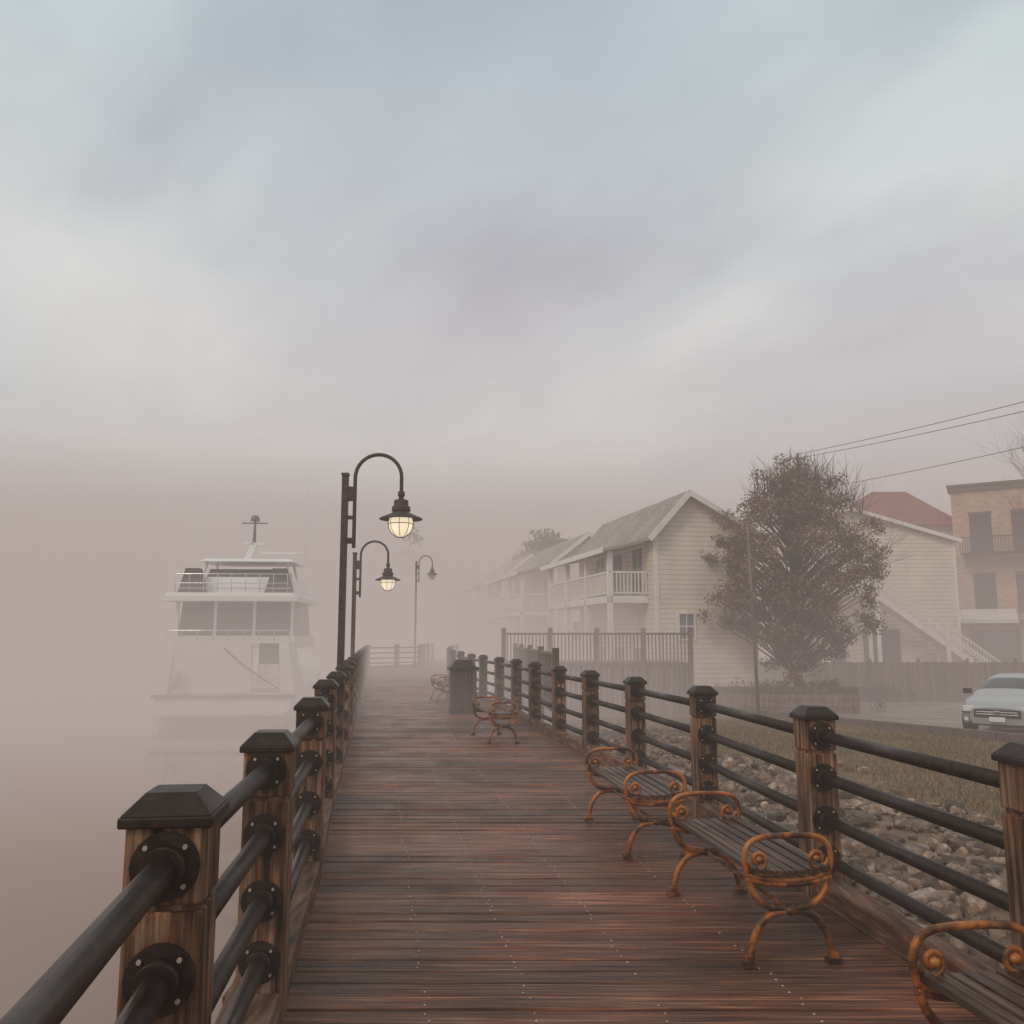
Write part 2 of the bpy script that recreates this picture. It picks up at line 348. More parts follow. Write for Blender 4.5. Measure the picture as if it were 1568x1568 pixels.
lp=[(XL(-2.3),-2.3),(-.46,0.1),(-.815,2.22),(-.985,3.7),(-1.265,5.7)]+[(XL(y),y) for y in list(np.arange(7.8,42.1,2.07))]+[(XL(42),42.1),(-5.6,43.4),(-4.6,44.6),(-4.65,47),(-4.7,50),(-4.8,54)]
railing(lp,1,-.014)
rp_=[(XR(y),y) for y in [-1,1.3,3.45,5.35,7.6,9.65,11.5,13.2,15,17,19,21,23,25.5,28,31,34,37,41,45,50]]
railing(rp_,-1,-.06)

# ---------------------------------------------------------------- street lamps
def lamp(x,y,rz=0,hs=1.0,lit=True):
    e=empty('street_lamp',(x,y,0),rz); m=MB(); g=MB(); b=MB()
    H=3.68*hs
    m.box((0,0,H/2-.2),(.085,.085,H+.4)); m.box((0,0,H+.02),(.1,.1,.04)); m.box((0,0,.12),(.2,.2,.3))
    zb=H-1.0
    m.box((.075,0,zb+.1),(.1,.05,.08)); m.box((.075,0,zb+.75),(.1,.05,.2)); m.box((.075,0,zb+.42),(.1,.05,.05))
    r=.32; cx=.135+r; zc=H-.02
    pts=[(.135,0,zb),(.135,0,zb+.5),(.135,0,zc)]+[(cx-r*math.cos(a),0,zc+r*math.sin(a)) for a in np.linspace(.15,math.pi,16)]+[(cx+r,0,zc-.2)]
    m.tube(pts,.026,10)
    c=(cx+r,0,zc-.2)
    m.lathe([(.0,.02),(.045,.0),(.05,-.06),(.035,-.07),(.035,-.1),(.09,-.12),(.1,-.13),(.1,-.2),(.125,-.21),(.13,-.27),(.11,-.28),(.13,-.3),(.29,-.37),(.3,-.385),(.285,-.39),(.12,-.36),(.0,-.36)],c,28)
    g.lathe([(.155,-.375),(.165,-.42),(.155,-.5),(.12,-.57),(.06,-.615),(0,-.625)],c,24)
    for k in range(8):
        a=k*math.pi/4
        b.tube([(c[0]+rr*math.cos(a),c[1]+rr*math.sin(a),c[2]+z) for rr,z in((.17,-.38),(.178,-.43),(.165,-.51),(.128,-.58),(.06,-.63),(0,-.64))],.004,5)
    b.tube([(c[0]+.176*math.cos(a),c[1]+.176*math.sin(a),c[2]-.45) for a in np.linspace(0,2*math.pi,25)],.005,5)
    m.obj('pole_and_arm',[M_lamp],e,bevel=.004); g.obj('globe',[M_bulb if lit else M_bulb0],e); b.obj('globe_cage',[M_lamp],e)
lamp(-2.30,12,0.0,1.0); lamp(-3.66,20.5,0,.92); lamp(-4.65,42.8,0,1.38,False)

# ---------------------------------------------------------------- benches
def bench(x,y,x2,y2):
    L_=math.hypot(x2-x,y2-y); rz=-math.atan2(x2-x,y2-y)
    e=empty('park_bench',(x,y,0),rz,.95); L_/=.95; m=MB(); s=MB()
    def fl(pts,yy): return [(px,yy,pz) for px,pz in pts]
    def smooth(pts,k=5):
        P=[Vector((a,b,0)) for a,b in pts]; o=[]
        for i in range(len(P)-1):
            p0=P[max(i-1,0)];p1=P[i];p2=P[i+1];p3=P[min(i+2,len(P)-1)]
            for j in range(k):
                t=j/k; q=.5*((2*p1)+(p2-p0)*t+(2*p0-5*p1+4*p2-p3)*t*t+(3*p1-p0-3*p2+p3)*t**3); o.append((q.x,q.y))
        o.append((P[-1].x,P[-1].y)); return o
    for yy in (.02,L_-.02):
        arm=smooth([(-.205,.41),(-.222,.48),(-.205,.55),(-.14,.588),(0,.595),(.14,.588),(.205,.55),(.222,.48),(.205,.41)])
        m.tube(fl(arm,yy),.0145,8)
        for sg in (-1,1):
            sp_=[]
            for t in np.linspace(0,2.6*math.pi,26):
                r=.054-.0155*t/math.pi
                sp_.append((sg*(.152+ r*math.cos(t)),.485+r*math.sin(-t)))
            m.tube(fl(sp_,yy),.0105,7)
            m.lathe([(.0,.02),(.02,.012),(.024,0),(.02,-.012),(0,-.02)],(sg*.147,yy,.485),8)
            m.box((sg*.212,yy,.012),(.07,.05,.024)); m.box((sg*.21,yy,.035),(.04,.035,.03))
            up=smooth([(sg*.205,.42),(sg*.185,.34),(sg*.12,.275),(0,.25)])
            m.tube(fl(up,yy),[.014+.006*k/len(up) for k in range(len(up))],8)
            lo=smooth([(0,.25),(sg*.11,.225),(sg*.175,.15),(sg*.2,.07),(sg*.205,.02)])
            m.tube(fl(lo,yy),[.02-.005*k/len(lo) for k in range(len(lo))],8)
        for dz in (0,-.02): m.tube(fl(smooth([(-.215,.42+dz),(-.12,.395+dz),(0,.388+dz),(.12,.395+dz),(.215,.42+dz)]),yy),.015,8)
        m.lathe([(0,.03),(.03,.015),(.035,0),(.03,-.015),(0,-.03)],(0,yy,.25),10)
    m.tube([(0,0.02,.25),(0,L_-.02,.25)],.01,6)
    for k in range(7):
        px=-.18+.06*k
        s.box((px,L_/2,.425+.18*px*px*3+random.uniform(-.002,.002)),(.047,L_+.02,.024),ry=-px*.9)
    m.obj('cast_iron_ends',[M_rust],e); s.obj('seat_slats',[M_slat],e,bevel=.004)
bench(1.28,4.25,1.13,5.4); bench(.98,6.2,.82,7.5); bench(1.64,1.75,1.47,3.0); bench(-.12,12.6,-.4,13.8); bench(-1.5,20.5,-1.75,21.7)
e=empty('litter_bin',(-.98,17.8,0),.15); m=MB(); s=MB()
m.box((0,0,.42),(.46,.46,.8)); m.box((0,0,.86),(.58,.58,.06)); m.box((0,0,.96),(.5,.5,.14),top=.6); m.box((0,0,.03),(.52,.52,.06))
for k in range(6):
    for sx in(-1,1):
        s.box((-.2+.08*k,sx*.245,.44),(.062,.02,.74)); s.box((sx*.245,-.2+.08*k,.44),(.02,.062,.74))
m.obj('bin_body',[M_black],e,bevel=.01); s.obj('bin_slats',[M_slat],e)

# ---------------------------------------------------------------- riprap, grass
def ico():
    import bmesh
    bm=bmesh.new(); bmesh.ops.create_icosphere(bm,subdivisions=2,radius=1)
    v=np.array([q.co[:] for q in bm.verts]); bm.faces.ensure_lookup_table(); f=np.array([[q.index for q in t.verts] for t in bm.faces]); bm.free(); return v,f
iv,iff=ico()
def rockshape():
    v=iv.copy()
    for k in range(9):
        n=np.random.normal(size=3); n/=np.linalg.norm(n); dd=np.random.uniform(.45,.8)
        t=v@n; msk=t>dd; v[msk]-=np.outer(t[msk]-dd,n)
    return v*np.random.uniform(.7,1.2,3)
shapes=[rockshape() for _ in range(14)]
VV=[];FF=[];c=0
def rb(y): return 6.3-.11*y+.3*math.sin(y*1.3)
n=0
while n<4200:
    y=random.uniform(.8,26); x1=rb(y)
    x=random.uniform(XR(y)+.33,7)
    if x>x1 and random.random()>.06: continue
    if x>x1+1: continue
    if math.sin(x*2.1+y*.7)+math.sin(y*1.9-x)>1.1 and random.random()<.6: continue
    s_=random.choice([.04,.06,.07,.09,.1,.12,.16])*random.uniform(.85,1.2)
    v=random.choice(shapes)*np.array([s_,s_*random.uniform(.7,1.1),s_*.7])
    a=random.uniform(0,6.28); ca,sa=math.cos(a),math.sin(a); v=v@np.array([[ca,sa,0],[-sa,ca,0],[0,0,1]])
    v=v+np.array([x,y,gz(y)+random.uniform(-.03,.08)]); VV.append(v); FF.append(iff+c); c+=len(v); n+=1
bulk('riprap_rocks',np.concatenate(VV),np.concatenate(FF),[M_rock])
N=80000; gy=np.random.uniform(4,30,N); gx=np.random.uniform(2.4,13,N)
ok=np.array([((x>rb(y)-.6) or (x>XR(y)+.4 and random.random()<.08)) and (x<11.7+(20-y)*.27) for x,y in zip(gx,gy)]); gx=gx[ok];gy=gy[ok];N=len(gx)
gzv=np.array([gz(y) for y in gy]); patch=.5+.5*np.sin(gx*1.3+gy*.8)*np.sin(gy*.7-gx*.5)
hh=np.random.uniform(.01,.05,N)+patch*np.random.uniform(0,.08,N); an=np.random.uniform(0,6.28,N); le=np.random.normal(0,.045,(N,2))
V=np.zeros((N,3,3)); V[:,0]=np.stack([gx-np.cos(an)*.008,gy-np.sin(an)*.008,gzv],1); V[:,1]=np.stack([gx+np.cos(an)*.008,gy+np.sin(an)*.008,gzv],1); V[:,2]=np.stack([gx+le[:,0],gy+le[:,1],gzv+hh+.03],1)
bulk('grass',V.reshape(-1,3),np.arange(N*3).reshape(-1,3),[M_grass])
pb=MB()
ylist=[17,19,22,26,30,34,38,42.5]
def kx(y): return 11.7+(20-y)*.27
for a,b in zip(ylist[:-1],ylist[1:]):
    pb.add([(kx(a),a,gz(a)+.05),(60,a,gz(a)+.05),(60,b,gz(b)+.05),(kx(b),b,gz(b)+.05)],[(0,1,2,3)])
pb.obj('parking_lot',[M_asph])
kb=MB()
for i in range(12):
    y0=17+i*2.1; y1=y0+2.04
    kb.beam((kx(y0),y0,gz(y0)+.1),(kx(y1),y1,gz(y1)+.1),.16,.24)
kb.obj('kerb',[M_conc],bevel=.02)

# ---------------------------------------------------------------- car
def car(x,y,rz,z0):
    e=empty('parked_car',(x,y,z0),rz); b=MB()
    st=[(-2.28,.62,.60,.30,.50,.62,.50,.66),(-2.18,.80,.80,.24,.52,.72,.68,.76),(-1.95,.88,.87,.22,.55,.80,.76,.85),(-1.5,.91,.90,.22,.58,.87,.80,.92),(-1.0,.92,.91,.22,.6,.92,.82,.98),
        (-.72,.92,.91,.22,.6,.95,.80,1.02),(.0,.92,.90,.22,.6,.97,.66,1.38),(.5,.92,.90,.22,.6,.98,.66,1.45),(1.2,.92,.90,.22,.6,1.0,.65,1.42),(1.65,.92,.89,.22,.6,1.0,.64,1.34),(2.1,.9,.86,.24,.6,1.02,.72,1.06),(2.25,.82,.8,.3,.6,.96,.7,1.0)]
    rings=[]
    for (X,ws,wb_,zs,zm,zb,wr,zt) in st:
        h=[(ws*.9,zs),(ws,zs+.08),(ws+.01,zm),(wb_,zb),(wr,zt),(wr*.5,zt+.03)]
        rings.append([(X,-a,z) for a,z in h]+[(X,0,zt+.04)]+[(X,a,z) for a,z in h[::-1]])
    k=len(rings[0]); vs=[p for r in rings for p in r]; b.add(vs,[])
    for i in range(len(rings)-1):
        for j in range(k):
            f=[i*k+j,i*k+(j+1)%k,(i+1)*k+(j+1)%k,(i+1)*k+j]
            mi=0
            if j in (3,8) and 5<=i<=8: mi=1
            if i in (5,9) and j in (4,5,6,7,3,8): mi=1
            b.f.append(f); b.m.append(mi); b.s.append(True)
    b.f.append(list(range(k))); b.m.append(0); b.s.append(False)
    b.f.append([(len(rings)-1)*k+j for j in range(k)][::-1]); b.m.append(0); b.s.append(False)
    o=b.obj('body',[M_car,M_glass],e); sm=o.modifiers.new('s','SUBSURF'); sm.levels=2; sm.render_levels=2
    t=MB()
    for X in(-1.42,1.35):
        for sy in(-1,1):
            t.tube([(X,sy*.72,.33),(X,sy*.94,.33)],.33,26,0); t.tube([(X,sy*.93,.33),(X,sy*.952,.33)],.22,20,1)
            t.tube([(X,sy*.70,.35),(X,sy*.925,.35)],.39,26,0)
    t.obj('wheels',[M_tyre,M_chrome],e)
    d=MB()
    d.box((-2.25,0,.56),(.1,1.05,.2),0); d.box((-2.29,0,.54),(.05,.95,.025),1); d.box((-2.29,0,.60),(.05,.95,.02),1); d.box((-2.295,0,.57),(.05,.16,.12),1)
    d.box((-2.2,0,.34),(.14,1.3,.14),0)
    for sy in(-1,1):
        d.box((-2.12,sy*.65,.66),(.3,.36,.14),2,rz=sy*.42); d.box((-2.13,sy*.64,.575),(.3,.36,.03),0,rz=sy*.42); d.box((-2.2,sy*.68,.4),(.1,.16,.09),2)
        d.box((-.72,sy*1.0,1.02),(.16,.2,.13),0)
    d.box((-2.33,0,.42),(.02,.36,.12),2)
    d.obj('grille_lights_mirrors',[M_tyre,M_chrome,M_light],e,bevel=.02)
car(13.55,24.2,R(50),gz(24)+.05)

# ---------------------------------------------------------------- fence / terrace
f=empty('wooden_fence'); fb=MB(); x=8.0
while x<36:
    wd=random.uniform(.13,.15); h=2.0+random.uniform(-.03,.03)
    fb.box((x,44+random.uniform(-.008,.008),-1.75+h/2),(wd,.025,h),0,rz=random.uniform(-.02,.02)); x+=wd+.012
fb.bx(8,36,44.03,44.1,-.1,.0); fb.bx(8,36,44.03,44.1,-1.3,-1.2)
for xx in np.arange(8,36.1,2.4): fb.bx(xx-.06,xx+.06,43.94,44.06,-1.8,.42)
fb.obj('fence_planks',[M_fence],f)
t=empty('wooden_terrace'); a=MB()
TX0,TX1,TY=-.3,6.4,32.0
a.bx(TX0,TX1,TY,TY+3.6,.4,.55)
xx=TX0
while xx<TX1: a.box((xx,TY+.03,-.45),(.17,.03,1.7)); xx+=.185
xx=TX0
while xx<TX1: a.bx(xx-.02,xx+.02,TY-.02,TY+.02,.6,1.55); xx+=.13
xx=TY
while xx<TY+3.6: a.bx(TX0-.02,TX0+.02,xx-.02,xx+.02,.6,1.55); xx+=.13
a.bx(TX0-.05,TX1,TY-.06,TY+.06,1.55,1.62); a.bx(TX0-.06,TX0+.06,TY,TY+3.6,1.551,1.618)
for xx in np.linspace(TX0,TX1,5): a.bx(xx-.08,xx+.08,TY-.08,TY+.08,-1.4,1.8)
a.obj('terrace_frame',[M_fence],t)
a=MB()
for i in range(5): a.bx(6.4,12.5,32.3+i*.02,32.5+i*.02,-1.5+i*.24,-1.275+i*.24)
a.obj('timber_retaining_wall',[M_fence])
t=empty('picket_railing'); a=MB()
for i in range(60):
    yy=18.5+i*.22; xx=.9+ (yy-18.5)*-.06
    a.box((xx,yy,.5),(.05,.09,1.2))
a.beam((.9,18.4,1.12),(.1,31.7,1.12),.08,.06); a.beam((.9,18.4,.1),(.1,31.7,.1),.08,.06)
for yy in (18.4,21.7,25,28.4,31.6): a.box((.9-(yy-18.4)*.06,yy,.1),(.14,.14,2.3))
a.obj('pickets',[M_fence],t)

# ---------------------------------------------------------------- houses
def window(b,x,z,w,h,y=0,face='y',fm=1,gm=2):
    def P(u0,u1,d0,d1,z0,z1,m):
        if face=='y': b.bx(u0,u1,y-d1,y-d0,z0,z1,m)
        else: b.bx(y-d1,y-d0,u0,u1,z0,z1,m)
    P(x-w/2,x+w/2,-.02,.012,z-h/2,z+h/2,gm)
    t=.08
    P(x-w/2-t,x-w/2,-.02,.05,z-h/2-t,z+h/2+t,fm); P(x+w/2,x+w/2+t,-.02,.05,z-h/2-t,z+h/2+t,fm)
    P(x-w/2,x+w/2,-.02,.05,z+h/2,z+h/2+t,fm); P(x-w/2,x+w/2,-.02,.06,z-h/2-t,z-h/2,fm)
    P(x-w/2,x+w/2,0,.03,z-.025,z+.025,fm); P(x-.02,x+.02,0,.027,z-h/2,z+h/2,fm)
def house(name,ox,oy,rz,W,Ln,zg,z2,ze,za,ax,wm,porch=1.7,wins=(),ov=.35):
    e=empty(name,(ox,oy,0),rz)
    b=MB(); fr=[(0,zg),(W,zg),(W,ze),(ax,za),(0,ze)]
    vs=[(x,0,z) for x,z in fr]+[(x,Ln,z) for x,z in fr]
    b.add(vs,[(0,1,2,3,4),(9,8,7,6,5),(0,4,9,5),(1,6,7,2)]); b.obj('walls',[wm],e)
    r=MB(); th=.14
    sl=(za-ze)/ax; sr=(za-ze)/(W-ax)
    for (x0,z0,x1,z1) in ((-ov,ze-ov*sl,ax,za),(ax,za,W+ov,ze-ov*sr)):
        r.add([(x0,-ov,z0),(x1,-ov,z1),(x1,Ln+ov,z1),(x0,Ln+ov,z0),(x0,-ov,z0+th),(x1,-ov,z1+th),(x1,Ln+ov,z1+th),(x0,Ln+ov,z0+th)],[(3,2,1,0),(4,5,6,7),(0,1,5,4),(1,2,6,5),(2,3,7,6),(3,0,4,7)])
    r.obj('roof',[M_roof],e)
    t=MB()
    t.beam((-ov,-ov-.03,ze-ov*sl+.02),(ax,-ov-.03,za+.02),.05,.22); t.beam((ax,-ov-.031,za+.02),(W+ov,-ov-.031,ze-ov*sr+.02),.05,.22)
    t.bx(-.03,.14,-.03,.1,zg,ze,0); t.bx(W-.14,W+.03,-.03,.1,zg,ze,0)
    for (x,z,w_,h_) in wins: window(t,x,z,w_,h_,0,'y',0,1)
    if porch:
        pw=porch; y0,y1=.8,Ln-.2
        t.bx(-pw,-.02,y0,y1,z2-.28,z2,0)
        zr=ze-.35
        r2=MB()
        r2.add([(-pw-.3,y0-.3,zr-.45),(0,y0-.3,zr),(0,y1+.3,zr),(-pw-.3,y1+.3,zr-.45)]+[(-pw-.3,y0-.3,zr-.33),(0,y0-.3,zr+.12),(0,y1+.3,zr+.12),(-pw-.3,y1+.3,zr-.33)],[(3,2,1,0),(4,5,6,7),(0,1,5,4),(1,2,6,5),(2,3,7,6),(3,0,4,7)])
        r2.obj('porch_roof',[M_roof],e)
        t.bx(-pw-.36,-pw-.3,y0-.3,y1+.3,zr-.5,zr-.28,0); 
        n=max(2,int((y1-y0)/3)+1)
        for yy in np.linspace(y0+.1,y1-.1,n):
            t.bx(-pw+.0,-pw+.2,yy-.1,yy+.1,zg,zr-.4,0)
        t.bx(-pw+.04,-pw+.12,y0,y1,z2+.95,z2+1.03,0); t.bx(-pw+.05,-pw+.11,y0,y1,z2+.1,z2+.15,0)
        t.bx(-pw+.12,-.02,y0+.02,y0+.1,z2+.951,z2+1.031,0); t.bx(-pw+.12,-.02,y0+.03,y0+.09,z2+.101,z2+.151,0)
        yy=y0+.1
        while yy<y1: t.bx(-pw+.06,-pw+.1,yy,yy+.04,z2+.15,z2+.95,0); yy+=.16
        xx=-pw+.2
        while xx<-.1: t.bx(xx,xx+.04,y0+.04,y0+.08,z2+.151,z2+.951,0); xx+=.16
        for yy in np.arange(y0+1.2,y1-1,2.6):
            window(t,yy,z2+1.1,1.3,2.0,0,'x',0,1)
            window(t,yy,zg+1.5,1.5,2.2,0,'x',0,1)
    t.obj('trim_windows_balcony',[M_white,M_glass],e)
    return e
aR=R(12)
house('row_house',5.85,36,aR,4.4,11,-1.6,3.15,5.75,7.35,1.45,M_side,1.75,[(1.3,1.9,.62,1.0)])
house('row_house',2.55,52,aR,5.2,12,-1.7,3.0,5.95,7.5,2.0,M_side2,1.9,[(1.4,1.8,.7,1.1),(2.6,5,.7,1)])
house('row_house',-.75,68,aR,5.6,12,-1.7,3.0,6.0,7.7,2.2,M_side2,1.9,[(1.4,1.8,.7,1.1)])
house('row_house',-3.9,84,aR,6,12,-1.7,3.0,6.0,7.7,2.2,M_side2,1.9,[])
house('row_house',-7.4,100,aR,7,14,-1.7,3.0,6.2,8.4,2.6,M_side2,1.9,[])
e=house('clapboard_house',14.6,52,0,11.6,9,-1.8,3.9,7.15,9.0,5.4,M_side3,0,[(3,2,.9,1.3)],ov=.3)
st=MB(); x0,z0,x1,z1=20.6,4.0,28.3,-1.6; ns=26
for yy in(50.0,51.2):
    st.beam((x0,yy,z0-.2),(x1,yy,z1-.2),.06,.3)
    st.beam((x0,yy,z0+.95),(x1,yy,z1+.95),.06,.09); st.beam((x0,yy,z0+.3),(x1,yy,z1+.3),.05,.06)
    for i in range(46):
        t_=i/45; X=x0+(x1-x0)*t_; Z=z0+(z1-z0)*t_; st.bx(X-.02,X+.02,yy-.02,yy+.02,Z+.3,Z+.93)
    for t_ in(0,.5,1): 
        X=x0+(x1-x0)*t_; Z=z0+(z1-z0)*t_; st.bx(X-.09,X+.09,yy-.09,yy+.09,-1.8,Z+1.1)
for i in range(ns):
    t_=i/ns; X=x0+(x1-x0)*t_; Z=z0+(z1-z0)*t_; st.bx(X,X+.32,50.03,51.17,Z-.06,Z-.01)
st.bx(17.6,20.6,50,52,3.8,4.0); st.bx(17.6,20.6,49.98,50.03,4.85,4.95)
for X in np.arange(17.6,20.6,.16): st.bx(X,X+.04,50,50.04,4.0,4.85)
for X in (17.7,): st.bx(X-.09,X+.09,49.95,50.13,-1.8,5.0)
se=empty('outdoor_staircase'); st.obj('stair_parts',[M_white],se)
sd_=MB(); sd_.bx(20.5,22.6,51.9,51.98,-1.7,1.9); sd_.bx(18.2,19.4,51.9,51.98,-1.7,1.0); sd_.obj('under_stair_doors',[M_dark],se)
e=empty('red_roofed_house',(23,62,0)); b=MB(); b.bx(0,8.6,0,8,-1.7,9.3,0); b.obj('walls',[M_brick],e)
b=MB(); vs=[(-.4,-.4,9.3),(9.0,-.4,9.3),(9.0,8.4,9.3),(-.4,8.4,9.3),(3.9,3,12.2),(6.4,3,12.2)]
b.add(vs,[(0,1,5,4),(1,2,5),(2,3,4,5),(3,0,4),(3,2,1,0)]); b.obj('roof',[M_redroof],e)
e=empty('brick_building',(30.2,60,0),R(-33)); b=MB(); b.bx(0,14,0,12,-1.8,11.6,0); b.obj('walls',[M_brick],e)
t=MB(); t.bx(-.15,14.15,-.15,-.002,11.3,11.62,3); t.bx(-.2,14.2,-.2,12.2,11.62,11.8,3); t.bx(-.15,-.002,-.15,12.1,11.3,11.618,3)
for z in (8.4,4.3):
    for x in (1.7,4.2,6.8,10.1,12.6):
        window(t,x,z,1.15,2.3,0,'y',1,2)
        t.bx(x-.7,x+.7,-.08,-.002,z+1.25,z+1.45,3)
t.bx(-.002,14,-.12,-.003,2.3,2.6,3)
for x in (2.1,5.6,9.1,12.3):
    t.bx(x-1.3,x+1.3,-.06,-.002,-1.6,1.9,2); t.bx(x-1.42,x-1.3,-.1,-.003,-1.7,2.1,1); t.bx(x+1.3,x+1.42,-.1,-.003,-1.7,2.1,1)
t.bx(.5,6.0,-1.2,-.13,6.9,7.02,1)
for x in np.arange(.5,6.01,.15): t.bx(x-.018,x+.018,-1.2,-1.17,7.02,8.0,1)
t.bx(.5,6.0,-1.22,-1.16,8.0,8.07,1)
for x in (.5,6): t.bx(x-.02,x+.02,-1.16,-.1,8.0,8.05,1)
for x in (.8,5.7): t.beam((x,-.1,6.2),(x,-1.15,6.9),.06,.06,1)
t.add([(.2,-.13,3.3),(3.4,-.13,3.3),(3.6,-1.7,2.6),(0,-1.7,2.6)],[(0,1,2,3)],4); t.add([(0,-1.7,2.6),(3.6,-1.7,2.6),(3.6,-1.7,2.35),(0,-1.7,2.35)],[(0,1,2,3)],4)
t.obj('windows_cornice_balcony',[M_white,M_dark,M_glass,M_conc,M_white],e)

# ---------------------------------------------------------------- trees
def branch(m,p,d,r,L_,depth,n=4,spread=.5,up=.15,tips=None):
    pts=[p];q=Vector(p);dd=Vector(d).normalized(); rs=[r]
    for i in range(4):
        dd=(dd+Vector((random.gauss(0,.12),random.gauss(0,.12),random.gauss(0,.08)+up*.25))).normalized()
        q=q+dd*L_/4; pts.append(q.copy()); rs.append(r*(1-.42*(i+1)/4))
    m.tube(pts,rs,7 if r>.05 else 4)
    if depth<=0: return
    for k in range(n):
        i=random.randint(1,4) if k else 4
        a=Vector((random.gauss(0,1),random.gauss(0,1),random.gauss(0,.6))); a=(a-dd*a.dot(dd)).normalized()
        nd=(dd+a*random.uniform(spread*.6,spread*1.3)+Vector((0,0,up))).normalized()
        branch(m,pts[i],nd,rs[i]*.62,L_*random.uniform(.6,.82),depth-1,n,spread,up,tips)
def leaves(name,cents,per,rad,size,m,parent=None):
    C=np.repeat(np.array(cents),per,axis=0); N=len(C)
    dirs=np.random.normal(size=(N,3)); dirs/=np.linalg.norm(dirs,axis=1)[:,None]
    rr=np.repeat(np.random.uniform(.6,1.3,len(cents)),per)*rad
    P=C+dirs*(np.random.uniform(0,1,N)**.6*rr)[:,None]*np.array([1,1,.75])
    a=np.random.normal(size=(N,3)); a/=np.linalg.norm(a,axis=1)[:,None]
    b=np.cross(a,np.random.normal(size=(N,3))); b/=np.linalg.norm(b,axis=1)[:,None]
    s=(np.random.uniform(.6,1.3,N)*size)[:,None]
    V=np.stack([P-a*s,P+b*s*.5,P+a*s,P-b*s*.5],1).reshape(-1,3)
    return bulk(name,V,np.arange(N*4).reshape(-1,4),[m],parent)
e=empty('leafy_tree',(11.0,34.6,-1.5)); m=MB()
m.tube([(0,0,0),(.08,0,1.1),(-.08,.1,2.3),(.08,0,4),(0,0,7.4)],[.2,.17,.14,.1,.04],10)
cents=[]
while len(cents)<330:
    u=np.random.normal(size=3); u/=np.linalg.norm(u); r_=random.uniform(.25,1)**.5
    ang=math.atan2(u[1],u[0]); lump=1+.14*math.sin(3*ang+1)+.12*math.sin(9*u[2]+ang*2)
    x=u[0]*3.5*r_*lump; yv=u[1]*3.0*r_*lump; z=5.9+u[2]*4.3*r_*lump
    if z>7.9: x*=.78
    if z<3: x*=.85
    if z>8.6 and random.random()<.45: continue
    cents.append((x,yv,z))
for c in cents:
    z0=max(1.5,min(6.8,c[2]-1.2-.35*math.hypot(c[0],c[1]))); 
    mid=Vector((c[0]*.5+random.gauss(0,.15),c[1]*.5,(z0+c[2])/2+.2))
    m.tube([(0,0,z0),mid,c],[.045,.026,.008],5)
for k in range(150):
    a=random.uniform(0,6.28); r_=random.uniform(0,2.3); z=8.9-.4*r_+random.uniform(-.4,.4)
    c=Vector((r_*math.cos(a)+.4,r_*math.sin(a),z)); 
    for q in range(4):
        p2=c+Vector((random.gauss(0,.4),random.gauss(0,.4),random.uniform(.4,1.5))); m.tube([c,c.lerp(p2,.5)+Vector((.04,0,.03)),p2],[.013,.009,.004],4)
m.obj('trunk_and_limbs',[M_bark],e); leaves('crown',cents,115,.5,.068,M_leaf,e)
e=empty('bare_tree',(16.2,50.3,-1.7)); m=MB()
branch(m,(0,0,0),(0,0,1),.22,4.5,5,4,.45,.2)
m.obj('trunk_and_branches',[M_bark],e)
e=empty('bare_tree',(34.9,52,-1.7)); m=MB(); branch(m,(0,0,0),(0,0,1),.3,7.3,5,4,.6,.2); m.obj('trunk_and_branches',[M_bark],e)
cl=[]
for i in range(340):
    x=random.uniform(-14,34); b0=118+random.uniform(-6,6); top=12+3.2*math.sin(x*.33)+1.5*math.sin(x*.9+1)
    cl.append((x,b0,random.uniform(0,1)**.7*top-1))
for i in range(110):
    x=random.gauss(3.2,1.1); cl.append((x,random.uniform(78,82),random.uniform(1,10.4-.5*abs(x-3.2)**1.3)))
leaves('distant_trees',cl,80,1.3,.3,M_leaf2)
cl=[(random.gauss(10.6,1.3),34.6+random.uniform(-.5,.5),random.uniform(-1.4,-.3)) for _ in range(60)]+[(random.gauss(17,1.6),43+random.uniform(-.4,.4),random.uniform(-1.5,-.9)) for _ in range(36)]
leaves('shrubs',cl,90,.38,.06,M_leaf)
e=empty('flagpole'); m=MB(); m.tube([(8.35,30.5,-1.3),(8.2,30.5,5.5)],[.06,.04],10); m.lathe([(0,.07),(.06,.03),(.07,0),(.05,-.05),(0,-.06)],(8.2,30.5,5.55),12); m.obj('pole',[M_fence],e)
def line(a,b,sag):
    a=Vector(a);b=Vector(b); return [a.lerp(b,t)-Vector((0,0,sag*4*t*(1-t))) for t in np.linspace(0,1,24)]
e=empty('power_lines'); m=MB()
for a,b,sg in (((35.1,15,13.0),(20.8,62.7,14.6),.55),((35.1,15,12.2),(20.8,62.7,14.3),.55),((31.5,15,10.7),(22.9,62.7,12.2),.55)): m.tube(line(a,b,sg),.022,5)
m.obj('cables',[M_lamp],e)
for x,y,hh_ in((35.1,14.7,15.2),(20.8,63,15.9)):
    e=empty('utility_pole',(x,y,-1.7)); m=MB(); m.tube([(0,0,0),(0,0,hh_+.5)],[.14,.09],10); m.box((.8,0,hh_-1.4),(3.0,.1,.12)); m.box((0,0,hh_+.1),(1.2,.1,.1)); m.box((.5,0,hh_+.25),(.08,.08,.16)); m.box((-.5,0,hh_+.25),(.08,.08,.16)); m.obj('pole_and_crossarm',[M_bark],e)

